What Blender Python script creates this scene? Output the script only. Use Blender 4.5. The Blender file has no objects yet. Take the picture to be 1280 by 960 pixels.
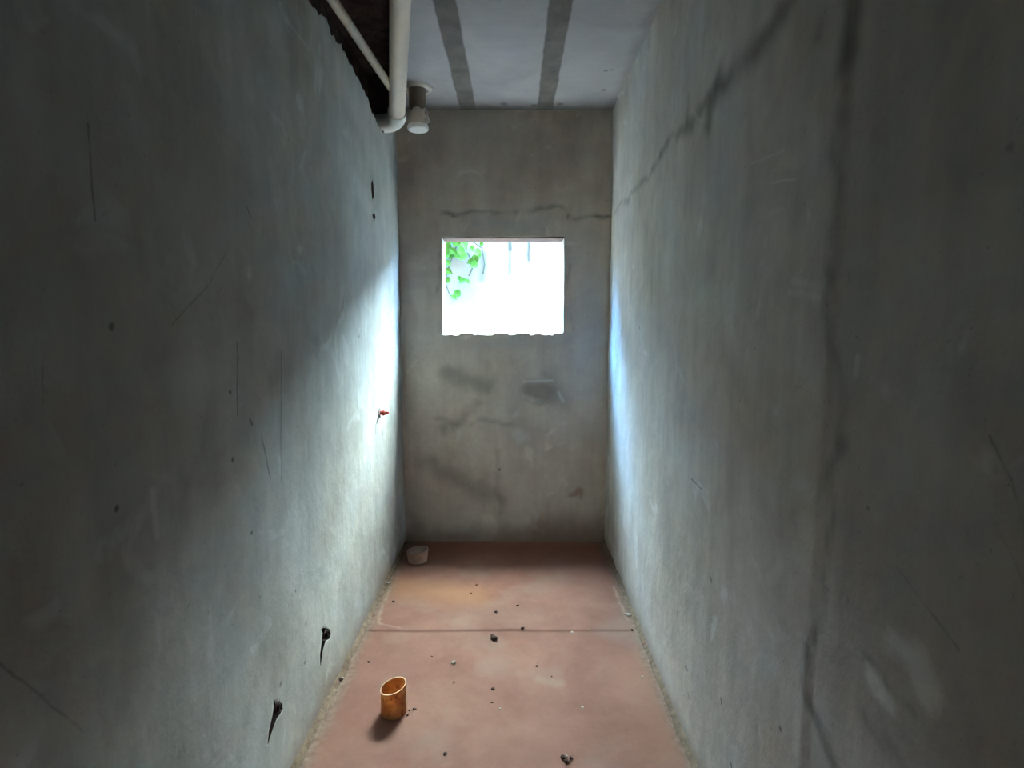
import bpy, bmesh, math, random
import numpy as np
from mathutils import Vector, Matrix, noise

random.seed(7)
C = bpy.context.scene.collection
sc = bpy.context.scene

# ------------------------------------------------------------------ camera
F = 700.0
PITCH = math.atan(77 / 700.0)
CAMZ = 1.36
YAWPX = 3.0
D = 3.36            # camera to window wall
XL, XR = -0.678, 0.562
ZC = CAMZ + 1.21    # ceiling
YB = -0.75          # room end behind the camera
cp, sp = math.cos(PITCH), math.sin(PITCH)


def ray(px, py):
    a = (px - 640 - YAWPX) / F
    b = (480 - py) / F
    return Vector((a, cp + b * sp, -sp + b * cp))


def on_floor(px, py, z=0.0):
    r = ray(px, py)
    t = (z - CAMZ) / r.z
    return Vector((r.x * t, r.y * t, z))


def on_left(px, py, x=XL):
    r = ray(px, py)
    t = x / r.x
    return Vector((x, r.y * t, CAMZ + r.z * t))


def on_right(px, py):
    r = ray(px, py)
    t = XR / r.x
    return Vector((XR, r.y * t, CAMZ + r.z * t))


def on_back(px, py, y=D):
    r = ray(px, py)
    t = y / r.y
    return Vector((r.x * t, y, CAMZ + r.z * t))


def on_depth(px, py, zc):
    r = ray(px, py) * zc
    return Vector((r.x, r.y, CAMZ + r.z))


cam = bpy.data.cameras.new('camera')
cam.sensor_width = 36.0
cam.lens = F * 36.0 / 1280.0
cam.shift_x = -YAWPX / 1280.0
cam.clip_start = 0.02
camo = bpy.data.objects.new('camera', cam)
C.objects.link(camo)
camo.location = (0, 0, CAMZ)
camo.rotation_euler = (math.pi / 2 - PITCH, 0, 0)
sc.camera = camo


# ------------------------------------------------------------------ helpers
def link_mesh(name, bm, mat, parent=None, smooth=True):
    me = bpy.data.meshes.new(name)
    bmesh.ops.recalc_face_normals(bm, faces=bm.faces)
    bm.to_mesh(me)
    bm.free()
    o = bpy.data.objects.new(name, me)
    C.objects.link(o)
    if mat is not None:
        if isinstance(mat, (list, tuple)):
            for m in mat:
                me.materials.append(m)
        else:
            me.materials.append(mat)
    if smooth:
        for p in me.polygons:
            p.use_smooth = True
    if parent is not None:
        o.parent = parent
    return o


def structure(o):
    o['kind'] = 'structure'
    return o


def tag(o, label, cat, group=None):
    o['label'] = label
    o['category'] = cat
    if group:
        o['group'] = group
    return o


def thing(name, loc, label, cat, group=None, rot=(0, 0, 0)):
    o = bpy.data.objects.new(name, None)
    o.empty_display_size = 0.05
    C.objects.link(o)
    o.location = loc
    o.rotation_euler = rot
    return tag(o, label, cat, group)


# ------------------------------------------------------------------ node helpers
class NT:
    def __init__(self, name):
        self.mat = bpy.data.materials.new(name)
        self.mat.use_nodes = True
        self.nt = self.mat.node_tree
        self.nt.nodes.clear()
        self.out = self.nt.nodes.new('ShaderNodeOutputMaterial')
        self.bsdf = self.nt.nodes.new('ShaderNodeBsdfPrincipled')
        self.nt.links.new(self.bsdf.outputs[0], self.out.inputs[0])
        tc = self.nt.nodes.new('ShaderNodeTexCoord')
        self.obj = tc.outputs['Object']

    def L(self, a, b):
        self.nt.links.new(a, b)

    def setin(self, sock, v):
        if isinstance(v, bpy.types.NodeSocket):
            self.L(v, sock)
        else:
            if sock.type == 'RGBA' and len(v) == 3:
                v = (*v, 1)
            sock.default_value = v

    def math(self, op, a, b=0.0, clamp=False):
        n = self.nt.nodes.new('ShaderNodeMath')
        n.operation = op
        n.use_clamp = clamp
        self.setin(n.inputs[0], a)
        self.setin(n.inputs[1], b)
        return n.outputs[0]

    def noise(self, scale, detail=4, rough=0.55, vec=None, dist=0.0, stretch=None, offset=None):
        v = vec if vec is not None else self.obj
        if stretch or offset:
            m = self.nt.nodes.new('ShaderNodeMapping')
            self.L(v, m.inputs[0])
            if stretch:
                m.inputs['Scale'].default_value = stretch
            if offset:
                m.inputs['Location'].default_value = offset
            v = m.outputs[0]
        n = self.nt.nodes.new('ShaderNodeTexNoise')
        self.L(v, n.inputs['Vector'])
        n.inputs['Scale'].default_value = scale
        n.inputs['Detail'].default_value = detail
        n.inputs['Roughness'].default_value = rough
        n.inputs['Distortion'].default_value = dist
        return n

    def ramp(self, f, stops):
        n = self.nt.nodes.new('ShaderNodeValToRGB')
        self.L(f, n.inputs[0])
        el = n.color_ramp.elements
        while len(el) < len(stops):
            el.new(0.5)
        for e, (p, c) in zip(el, stops):
            e.position = p
            if not isinstance(c, (tuple, list)):
                c = (c, c, c)
            e.color = (*c, 1)
        return n.outputs[0]

    def mix(self, f, a, b, mode='MIX'):
        n = self.nt.nodes.new('ShaderNodeMix')
        n.data_type = 'RGBA'
        n.blend_type = mode
        self.setin(n.inputs[0], f)
        self.setin(n.inputs[6], a)
        self.setin(n.inputs[7], b)
        return n.outputs[2]

    def bump(self, h, strength=0.3, dist=0.01, normal=None):
        n = self.nt.nodes.new('ShaderNodeBump')
        n.inputs['Strength'].default_value = strength
        n.inputs['Distance'].default_value = dist
        self.L(h, n.inputs['Height'])
        if normal is not None:
            self.L(normal, n.inputs['Normal'])
        return n.outputs[0]


def seg_group():
    """mask of a soft-edged stroke between two points of a surface"""
    g = bpy.data.node_groups.new('stroke_mask', 'ShaderNodeTree')
    for nm, t in (('P', 'NodeSocketVector'), ('A', 'NodeSocketVector'), ('B', 'NodeSocketVector'),
                  ('Width', 'NodeSocketFloat'), ('Soft', 'NodeSocketFloat'), ('Strength', 'NodeSocketFloat')):
        g.interface.new_socket(nm, in_out='INPUT', socket_type=t)
    g.interface.new_socket('Mask', in_out='OUTPUT', socket_type='NodeSocketFloat')
    i = g.nodes.new('NodeGroupInput')
    o = g.nodes.new('NodeGroupOutput')

    def vm(op, a, b=None):
        n = g.nodes.new('ShaderNodeVectorMath')
        n.operation = op
        g.links.new(a, n.inputs[0])
        if b is not None:
            g.links.new(b, n.inputs[1])
        return n

    pa = vm('SUBTRACT', i.outputs['P'], i.outputs['A']).outputs[0]
    ba = vm('SUBTRACT', i.outputs['B'], i.outputs['A']).outputs[0]
    d1 = vm('DOT_PRODUCT', pa, ba).outputs['Value']
    d2 = vm('DOT_PRODUCT', ba, ba).outputs['Value']
    dv = g.nodes.new('ShaderNodeMath')
    dv.operation = 'DIVIDE'
    dv.use_clamp = True
    g.links.new(d1, dv.inputs[0])
    g.links.new(d2, dv.inputs[1])
    s = g.nodes.new('ShaderNodeVectorMath')
    s.operation = 'SCALE'
    g.links.new(ba, s.inputs[0])
    g.links.new(dv.outputs[0], s.inputs['Scale'])
    df = vm('SUBTRACT', pa, s.outputs[0]).outputs[0]
    ln = vm('LENGTH', df).outputs['Value']
    lo = g.nodes.new('ShaderNodeMath')
    lo.operation = 'SUBTRACT'
    g.links.new(i.outputs['Width'], lo.inputs[0])
    g.links.new(i.outputs['Soft'], lo.inputs[1])
    hi = g.nodes.new('ShaderNodeMath')
    hi.operation = 'ADD'
    g.links.new(i.outputs['Width'], hi.inputs[0])
    g.links.new(i.outputs['Soft'], hi.inputs[1])
    mr = g.nodes.new('ShaderNodeMapRange')
    mr.interpolation_type = 'SMOOTHSTEP'
    g.links.new(ln, mr.inputs['Value'])
    g.links.new(lo.outputs[0], mr.inputs['From Min'])
    g.links.new(hi.outputs[0], mr.inputs['From Max'])
    g.links.new(i.outputs['Strength'], mr.inputs['To Min'])
    mr.inputs['To Max'].default_value = 0.0
    g.links.new(mr.outputs[0], o.inputs[0])
    return g


SEG = seg_group()


def stroke(M, vec, pts, width, soft, strength):
    """chain of strokes through pts, returns a mask socket (max)"""
    acc = None
    if len(pts) == 1:
        pts = [pts[0], pts[0] + Vector((0.001, 0.001, 0.001))]
    for a, b in zip(pts[:-1], pts[1:]):
        n = M.nt.nodes.new('ShaderNodeGroup')
        n.node_tree = SEG
        M.L(vec, n.inputs['P'])
        n.inputs['A'].default_value = a
        n.inputs['B'].default_value = b
        n.inputs['Width'].default_value = width
        n.inputs['Soft'].default_value = soft
        n.inputs['Strength'].default_value = strength
        acc = n.outputs[0] if acc is None else M.math('MAXIMUM', acc, n.outputs[0])
    return acc


def warp(M, amount, scale, seed=0.0):
    n = M.noise(scale, 3, 0.6, offset=(seed, seed * 1.7, -seed))
    s = M.nt.nodes.new('ShaderNodeVectorMath')
    s.operation = 'SUBTRACT'
    M.L(n.outputs['Color'], s.inputs[0])
    s.inputs[1].default_value = (0.5, 0.5, 0.5)
    k = M.nt.nodes.new('ShaderNodeVectorMath')
    k.operation = 'SCALE'
    M.L(s.outputs[0], k.inputs[0])
    k.inputs['Scale'].default_value = amount
    a = M.nt.nodes.new('ShaderNodeVectorMath')
    a.operation = 'ADD'
    M.L(M.obj, a.inputs[0])
    M.L(k.outputs[0], a.inputs[1])
    return a.outputs[0]


def plaster(name, base, dark, light, marks=(), seed=0.0, axis='Y'):
    """trowelled cement render; marks = [(points, width, soft, strength, colour)]"""
    M = NT(name)
    col = M.ramp(M.noise(1.7, 5, 0.6, offset=(seed, seed, seed)).outputs[0],
                 [(0.30, dark), (0.5, base), (0.70, light)])
    mott = M.noise(6.0, 6, 0.65, offset=(seed * 2, 3, seed), dist=0.6).outputs[0]
    col = M.mix(0.55, col, M.ramp(mott, [(0.32, (0.62, 0.62, 0.58)), (0.52, (0.5, 0.5, 0.5)), (0.72, (0.40, 0.42, 0.43))]), 'OVERLAY')
    st = (1.0, 3.2, 0.55) if axis == 'Y' else (3.2, 1.0, 0.55)
    streak = M.noise(3.2, 4, 0.6, stretch=st, offset=(seed, 0, seed)).outputs[0]
    col = M.mix(0.35, col, M.ramp(streak, [(0.35, 0.36), (0.62, 0.58)]), 'OVERLAY')
    pale = M.ramp(M.noise(4.3, 3, 0.5, dist=1.5, offset=(seed * 3, 1, 2)).outputs[0], [(0.64, 0.0), (0.72, 0.5)])
    col = M.mix(pale, col, tuple(min(1, c * 1.28) for c in light))
    speck = M.ramp(M.noise(70, 2, 0.5).outputs[0], [(0.70, 0.0), (0.78, 0.5)])
    col = M.mix(speck, col, tuple(c * 0.45 for c in dark))
    wb = warp(M, 0.09, 5.0, seed)
    wf = warp(M, 0.010, 16.0, seed)
    at = M.nt.nodes.new('ShaderNodeAttribute')
    at.attribute_name = 'stain_shade'
    if any(mk[1] >= 0.01 for mk in marks):
        inv = M.math('SUBTRACT', 1.0, at.outputs['Alpha'])
        ma = M.nt.nodes.new('ShaderNodeVectorMath')
        ma.operation = 'MULTIPLY_ADD'
        M.L(col, ma.inputs[0])
        M.L(inv, ma.inputs[1])
        M.L(at.outputs['Color'], ma.inputs[2])
        col = ma.outputs[0]
    groups = {}
    for pts, w, s, k, c in marks:
        if w >= 0.01:
            continue
        groups.setdefault(c, []).append((pts, w, s, k))
    for c, items in groups.items():
        m = None
        for pts, w, s, k in items:
            q = stroke(M, wb if w > 0.012 else wf, [Vector(p) for p in pts], w, s, k)
            m = q if m is None else M.math('MAXIMUM', m, q)
        col = M.mix(m, col, c)
    M.L(col, M.bsdf.inputs['Base Color'])
    r = M.ramp(mott, [(0.3, 0.62), (0.7, 0.85)])
    M.L(r, M.bsdf.inputs['Roughness'])
    M.bsdf.inputs['Specular IOR Level'].default_value = 0.35
    h1 = M.noise(8, 4, 0.55, dist=0.15).outputs[0]
    h2 = M.noise(160, 3, 0.6).outputs[0]
    n = M.bump(h1, 0.5, 0.014)
    n = M.bump(h2, 0.25, 0.0015, n)
    M.L(n, M.bsdf.inputs['Normal'])
    return M.mat


def simple(name, col, rough=0.6, var=0.25, scale=12.0, bump=0.2, bdist=0.003, spec=0.4, dirt=None):
    M = NT(name)
    f = M.noise(scale, 5, 0.6).outputs[0]
    c = M.ramp(f, [(0.3, tuple(x * (1 - var) for x in col)), (0.7, tuple(min(1, x * (1 + var)) for x in col))])
    if dirt:
        dm = M.ramp(M.noise(scale * 0.6, 4, 0.65, offset=(4, 2, 1)).outputs[0], [(0.5, 0.0), (0.68, 0.75)])
        c = M.mix(dm, c, dirt)
    M.L(c, M.bsdf.inputs['Base Color'])
    M.bsdf.inputs['Roughness'].default_value = rough
    M.bsdf.inputs['Specular IOR Level'].default_value = spec
    if bump:
        M.L(M.bump(M.noise(scale * 5, 4, 0.6).outputs[0], bump, bdist), M.bsdf.inputs['Normal'])
    return M.mat


# ------------------------------------------------------------------ marks on the walls
def LP(*pp):
    return [on_left(*p) for p in pp]


def RP(*pp):
    return [on_right(*p) for p in pp]


def BP(*pp):
    return [on_back(*p) for p in pp]


BLK = (0.055, 0.052, 0.046)
DK = (0.10, 0.097, 0.085)
PALE = (0.66, 0.67, 0.65)
left_marks = [
    (LP((-60, 120), (40, 420), (60, 640)), 0.26, 0.24, 0.45, (0.22, 0.195, 0.16)),  # dimness of the near end of the wall, painted as a brown band
    (LP((170, 380), (330, 330), (420, 310)), 0.22, 0.20, 0.45, (0.30, 0.255, 0.19)),  # brown tone of the unlit upper wall, painted in
    (LP((200, 120), (250, 250)), 0.2, 0.2, 0.35, (0.27, 0.24, 0.19)),  # warm shaded tone higher up, also painted in
    (LP((110, 155), (118, 275)), 0.0022, 0.002, 0.5, BLK),
    (LP((50, 370), (52, 560)), 0.0015, 0.0015, 0.6, BLK),
    (LP((297, 430), (297, 520)), 0.0024, 0.002, 0.6, BLK),
    (LP((284, 315), (262, 355), (215, 405)), 0.0022, 0.0025, 0.35, BLK),
    (LP((328, 260), (330, 300)), 0.0025, 0.002, 0.5, BLK),
    (LP((308, 258), (314, 272)), 0.0025, 0.002, 0.5, BLK),
    (LP((352, 440), (352, 600)), 0.0035, 0.004, 0.5, DK),
    (LP((328, 545), (338, 598)), 0.0035, 0.003, 0.6, DK),
    (LP((0, 830), (50, 870), (105, 915)), 0.0018, 0.002, 0.4, BLK),
    (LP((466, 462), (466, 500)), 0.004, 0.004, 0.35, DK),
    (LP((312, 336)), 0.018, 0.012, 0.35, PALE),
    (LP((378, 315)), 0.016, 0.014, 0.3, PALE),
    (LP((340, 210)), 0.03, 0.02, 0.2, PALE),
    (LP((190, 615), (195, 670)), 0.008, 0.008, 0.35, PALE),
    (LP((198, 608), (218, 602)), 0.012, 0.01, 0.35, PALE),
    (LP((362, 660), (356, 720), (392, 770)), 0.05, 0.05, 0.22, PALE),
    (LP((330, 850), (315, 940)), 0.045, 0.03, 0.22, PALE),
    (LP((395, 20), (440, 120), (468, 200)), 0.07, 0.06, 0.25, PALE),  # lit streak below the chase, painted pale
    (LP((447, 230), (462, 262)), 0.05, 0.03, 0.3, PALE),
    (LP((20, 840), (40, 850)), 0.015, 0.012, 0.25, PALE),
    (LP((288, 490)), 0.005, 0.003, 0.8, BLK), (LP((290, 575)), 0.006, 0.004, 0.7, BLK),
    (LP((145, 636)), 0.005, 0.003, 0.8, BLK), (LP((314, 666)), 0.005, 0.003, 0.8, BLK),
    (LP((369, 739)), 0.004, 0.003, 0.8, BLK), (LP((382, 779)), 0.006, 0.003, 0.7, BLK),
    (LP((139, 409)), 0.006, 0.004, 0.7, BLK), (LP((380, 829)), 0.006, 0.003, 0.6, BLK),
    (LP((351, 855)), 0.007, 0.004, 0.6, BLK), (LP((449, 421)), 0.006, 0.004, 0.7, BLK),
    (LP((313, 524), (316, 530)), 0.005, 0.003, 0.6, BLK),
    (LP((480, 465), (476, 480)), 0.005, 0.004, 0.5, DK),
    (LP((479, 494), (478, 504)), 0.006, 0.005, 0.6, DK), (LP((473, 519), (471, 528)), 0.008, 0.005, 0.9, BLK),  # last stroke paints the cast shadow of the red plug
    (LP((470, 530), (470, 541)), 0.006, 0.005, 0.6, DK), (LP((478, 536), (479, 543)), 0.006, 0.005, 0.6, DK),
    # soil splash close to the floor, with the floor's red bounce painted in
    ([Vector((XL, 0.4, 0.0)), Vector((XL, 3.36, 0.0))], 0.05, 0.06, 0.6, (0.24, 0.15, 0.10)),
]
right_marks = [
    (RP((1010, -60), (985, 15), (930, 80), (900, 108)), 0.026, 0.03, 0.7, (0.09, 0.087, 0.075)),
    (RP((903, 95), (890, 125), (884, 155)), 0.03, 0.03, 0.7, (0.095, 0.095, 0.075)),
    (RP((862, 120), (858, 150)), 0.02, 0.02, 0.45, DK),
    (RP((888, 125), (850, 165), (826, 187)), 0.018, 0.018, 0.6, (0.12, 0.115, 0.09)),
    (RP((826, 187), (812, 222), (793, 240), (783, 250), (772, 262), (766, 268)), 0.012, 0.014, 0.55, (0.12, 0.11, 0.09)),
    (RP((1045, -80), (1058, 20), (1055, 80)), 0.03, 0.026, 0.75, (0.075, 0.072, 0.06)),
    (RP((1022, 40), (1018, 55)), 0.012, 0.01, 0.5, DK),
    (RP((1050, 100), (1046, 220), (1036, 330)), 0.014, 0.018, 0.5, (0.14, 0.135, 0.115)),
    (RP((1036, 330), (1032, 420), (1040, 500), (1042, 560)), 0.012, 0.018, 0.45, (0.14, 0.135, 0.115)),
    (RP((1042, 560), (1036, 640), (1026, 740), (1020, 810)), 0.012, 0.014, 0.6, (0.14, 0.135, 0.115)),
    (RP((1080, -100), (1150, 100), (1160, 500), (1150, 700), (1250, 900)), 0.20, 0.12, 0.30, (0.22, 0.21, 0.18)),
    (RP((1100, 690), (1150, 750), (1195, 812)), 0.0022, 0.003, 0.55, (0.08, 0.07, 0.055)),
    (RP((1235, 545), (1262, 600), (1285, 680)), 0.0018, 0.0025, 0.5, (0.08, 0.07, 0.055)),
    (RP((1240, 650), (1265, 700), (1290, 760)), 0.0018, 0.0025, 0.5, (0.08, 0.07, 0.055)),
    (RP((1072, 798), (1100, 825), (1140, 870)), 0.011, 0.012, 0.55, DK),
    (RP((1012, 820), (1010, 880), (1040, 950)), 0.016, 0.012, 0.6, DK),
    (RP((1080, 890), (1110, 930), (1140, 980)), 0.012, 0.010, 0.6, DK),
    (RP((1092, 835), (1102, 858)), 0.026, 0.010, 0.75, (0.80, 0.82, 0.78)),
    (RP((1110, 785), (1150, 820), (1170, 868)), 0.018, 0.010, 0.6, (0.74, 0.75, 0.72)),
    (RP((1067, 448), (1065, 468)), 0.008, 0.005, 0.5, PALE),
    (RP((1020, 374)), 0.012, 0.008, 0.6, PALE),
    (RP((990, 352), (1022, 358)), 0.008, 0.006, 0.35, PALE), (RP((985, 366), (1024, 372)), 0.006, 0.005, 0.35, PALE),
    (RP((1228, 563)), 0.013, 0.008, 0.5, PALE),
    (RP((1198, 432), (1210, 412)), 0.006, 0.005, 0.4, PALE),
    (RP((940, 205), (980, 188)), 0.0028, 0.002, 0.5, PALE), (RP((964, 228), (994, 224)), 0.0028, 0.002, 0.6, PALE),
    (RP((850, 320), (840, 400), (846, 470)), 0.003, 0.003, 0.45, PALE),
    (RP((870, 335), (862, 380)), 0.003, 0.003, 0.35, PALE),
    (RP((780, 340), (776, 356)), 0.006, 0.005, 0.5, (0.6, 0.62, 0.6)), (RP((775, 520), (780, 545)), 0.006, 0.006, 0.4, (0.6, 0.62, 0.6)),
    (RP((985, 620), (1010, 615), (1025, 640), (1000, 660)), 0.02, 0.016, 0.3, PALE),
    (RP((935, 790), (950, 820), (970, 850)), 0.02, 0.016, 0.28, PALE),
    (RP((912, 735), (914, 750)), 0.014, 0.01, 0.3, PALE),
    (RP((887, 720), (889, 727)), 0.004, 0.003, 0.8, BLK), (RP((848, 768)), 0.006, 0.004, 0.8, BLK),
    (RP((864, 598), (878, 612)), 0.003, 0.003, 0.6, BLK), (RP((901, 873), (902, 880)), 0.004, 0.003, 0.8, BLK),
    (RP((861, 866), (862, 873)), 0.004, 0.003, 0.8, BLK), (RP((857, 833), (860, 838)), 0.004, 0.003, 0.8, BLK),
    (RP((976, 911)), 0.005, 0.003, 0.7, BLK), (RP((914, 955), (915, 962)), 0.004, 0.003, 0.8, BLK),
    (RP((1255, 185)), 0.006, 0.005, 0.7, BLK), (RP((1082, 635)), 0.004, 0.003, 0.6, BLK),
    (RP((799, 410)), 0.006, 0.004, 0.7, BLK),
    ([Vector((XR, 0.4, 0.0)), Vector((XR, 3.36, 0.0))], 0.04, 0.05, 0.55, (0.24, 0.15, 0.10)),  # soil splash and painted red bounce at the foot of this wall
]
back_marks = [
    (BP((560, 160), (640, 190), (720, 170)), 0.16, 0.14, 0.25, (0.22, 0.20, 0.18)),
    (BP((500, 220), (530, 190)), 0.1, 0.1, 0.3, (0.16, 0.14, 0.13)),
    (BP((497, 275), (530, 269), (565, 268)), 0.010, 0.011, 0.8, (0.11, 0.105, 0.09)),
    (BP((565, 268), (620, 264), (660, 262), (704, 262)), 0.010, 0.012, 0.6, (0.12, 0.115, 0.10)),
    (BP((704, 262), (707, 272)), 0.012, 0.008, 0.6, (0.10, 0.098, 0.085)),
    (BP((706, 270), (730, 268), (768, 268)), 0.010, 0.011, 0.8, (0.09, 0.085, 0.07)),
    (BP((720, 330), (735, 300), (745, 400), (735, 450)), 0.08, 0.06, 0.2, (0.38, 0.42, 0.45)),
    (BP((600, 282), (680, 280)), 0.04, 0.03, 0.35, (0.36, 0.42, 0.42)),
    (BP((548, 320), (548, 415)), 0.010, 0.010, 0.45, (0.12, 0.12, 0.11)),
    (BP((712, 330), (712, 415)), 0.010, 0.010, 0.4, (0.12, 0.12, 0.12)),
    (BP((560, 425), (640, 430), (710, 425)), 0.03, 0.02, 0.25, (0.36, 0.38, 0.38)),
    (BP((668, 488), (680, 494)), 0.065, 0.035, 0.55, (0.13, 0.12, 0.10)),
    (BP((560, 470), (610, 480)), 0.05, 0.04, 0.45, (0.14, 0.125, 0.10)),
    (BP((545, 525), (580, 532), (610, 526), (640, 530)), 0.012, 0.014, 0.4, (0.15, 0.14, 0.12)),
    (BP((553, 538), (575, 528), (595, 505)), 0.03, 0.025, 0.4, (0.14, 0.125, 0.10)),
    (BP((540, 580), (560, 600), (620, 620)), 0.05, 0.05, 0.42, (0.15, 0.12, 0.10)),
    (BP((690, 470), (700, 500)), 0.05, 0.04, 0.3, (0.15, 0.14, 0.12)),
    (BP((622, 560), (624, 640)), 0.016, 0.014, 0.3, (0.15, 0.12, 0.10)),
    (BP((517, 606), (533, 606)), 0.010, 0.004, 0.65, (0.50, 0.46, 0.42)),
    (BP((573, 540), (574, 547)), 0.012, 0.008, 0.5, PALE), (BP((646, 540), (652, 548)), 0.035, 0.02, 0.4, PALE),
    (BP((655, 477), (690, 476)), 0.008, 0.006, 0.5, PALE), (BP((698, 490), (704, 502)), 0.008, 0.006, 0.5, PALE),
    (BP((640, 520), (650, 516)), 0.012, 0.008, 0.45, PALE), (BP((625, 640), (632, 660)), 0.05, 0.03, 0.4, (0.38, 0.33, 0.28)),
    (BP((670, 636), (672, 648)), 0.014, 0.010, 0.45, PALE), (BP((684, 618), (690, 616)), 0.006, 0.004, 0.7, PALE),
    (BP((718, 603)), 0.006, 0.004, 0.7, (0.5, 0.42, 0.36)),
    (BP((714, 618), (727, 612), (726, 619)), 0.016, 0.006, 0.75, (0.40, 0.24, 0.17)),
    (BP((624, 587)), 0.008, 0.006, 0.7, BLK),
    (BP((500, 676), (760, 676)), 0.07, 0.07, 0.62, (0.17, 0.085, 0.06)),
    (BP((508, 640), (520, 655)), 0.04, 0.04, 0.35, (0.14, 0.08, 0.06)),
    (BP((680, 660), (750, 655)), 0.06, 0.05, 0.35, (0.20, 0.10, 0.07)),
]
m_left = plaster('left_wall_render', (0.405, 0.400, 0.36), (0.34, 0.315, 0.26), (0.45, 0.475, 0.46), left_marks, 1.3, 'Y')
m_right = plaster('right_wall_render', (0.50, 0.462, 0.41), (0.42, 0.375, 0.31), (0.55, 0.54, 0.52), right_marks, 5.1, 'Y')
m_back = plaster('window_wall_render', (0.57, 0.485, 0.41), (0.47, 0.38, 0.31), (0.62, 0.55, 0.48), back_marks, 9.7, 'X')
m_front = plaster('rear_wall_render', (0.26, 0.26, 0.24), (0.20, 0.20, 0.18), (0.31, 0.32, 0.31), (), 2.2, 'X')
m_out = plaster('outside_render', (0.55, 0.54, 0.50), (0.45, 0.44, 0.40), (0.62, 0.61, 0.58), (), 3.3, 'X')
m_brick = simple('broken_clay_and_mortar', (0.085, 0.052, 0.042), 0.9, 0.5, 18, 0.9, 0.02, 0.1)


def floor_material():
    M = NT('red_dusty_screed')
    a = M.noise(2.2, 6, 0.62, dist=0.5).outputs[0]
    col = M.ramp(a, [(0.30, (0.190, 0.080, 0.055)), (0.5, (0.232, 0.108, 0.076)), (0.72, (0.275, 0.140, 0.102))])
    b = M.noise(9, 5, 0.65, offset=(3, 1, 0)).outputs[0]
    col = M.mix(0.4, col, M.ramp(b, [(0.35, 0.42), (0.66, 0.57)]), 'OVERLAY')
    gv = M.ramp(M.noise(3.1, 3, 0.5, offset=(8, 2, 1)).outputs[0], [(0.56, 0.0), (0.70, 0.35)])
    col = M.mix(gv, col, (0.27, 0.19, 0.15))
    wb = warp(M, 0.06, 6.0)

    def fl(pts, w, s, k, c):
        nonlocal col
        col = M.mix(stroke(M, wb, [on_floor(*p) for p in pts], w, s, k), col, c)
    fl([(500, 735), (590, 745)], 0.10, 0.08, 0.5, (0.34, 0.165, 0.075))
    fl([(600, 770), (660, 772)], 0.10, 0.09, 0.3, (0.26, 0.17, 0.13))
    fl([(800, 830), (850, 940)], 0.10, 0.09, 0.35, (0.36, 0.18, 0.115))
    fl([(470, 830), (520, 835)], 0.06, 0.06, 0.35, (0.25, 0.12, 0.09))
    fl([(672, 848), (700, 855)], 0.02, 0.015, 0.35, (0.28, 0.20, 0.14))
    fl([(485, 735), (472, 780), (500, 787)], 0.008, 0.008, 0.4, (0.55, 0.42, 0.34))
    fl([(768, 735), (782, 775)], 0.008, 0.008, 0.4, (0.58, 0.42, 0.32))
    fl([(456, 790), (600, 790), (784, 789)], 0.006, 0.006, 0.3, (0.15, 0.08, 0.06))
    fl([(500, 688), (760, 688)], 0.10, 0.10, 0.7, (0.20, 0.070, 0.040))  # shade at the foot of the window wall, painted dark red
    # grit swept to the foot of both walls
    grit = M.ramp(M.noise(45, 3, 0.6).outputs[0], [(0.35, (0.13, 0.09, 0.06)), (0.65, (0.27, 0.20, 0.15))])
    eL = stroke(M, wb, [Vector((XL + 0.01, 0, 0)), Vector((XL + 0.01, 3.4, 0))], 0.035, 0.035, 0.8)
    eR = stroke(M, wb, [Vector((XR - 0.005, 0, 0)), Vector((XR - 0.005, 3.4, 0))], 0.03, 0.03, 0.8)
    col = M.mix(M.math('MAXIMUM', eL, eR), col, grit)
    spk = M.ramp(M.noise(120, 2, 0.5).outputs[0], [(0.70, 0.0), (0.76, 0.6)])
    col = M.mix(spk, col, (0.16, 0.09, 0.06))
    M.L(col, M.bsdf.inputs['Base Color'])
    M.bsdf.inputs['Roughness'].default_value = 0.82
    M.bsdf.inputs['Specular IOR Level'].default_value = 0.25
    n = M.bump(M.noise(14, 5, 0.6).outputs[0], 0.25, 0.006)
    n = M.bump(M.noise(180, 3, 0.6).outputs[0], 0.25, 0.0015, n)
    M.L(n, M.bsdf.inputs['Normal'])
    return M.mat


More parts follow.
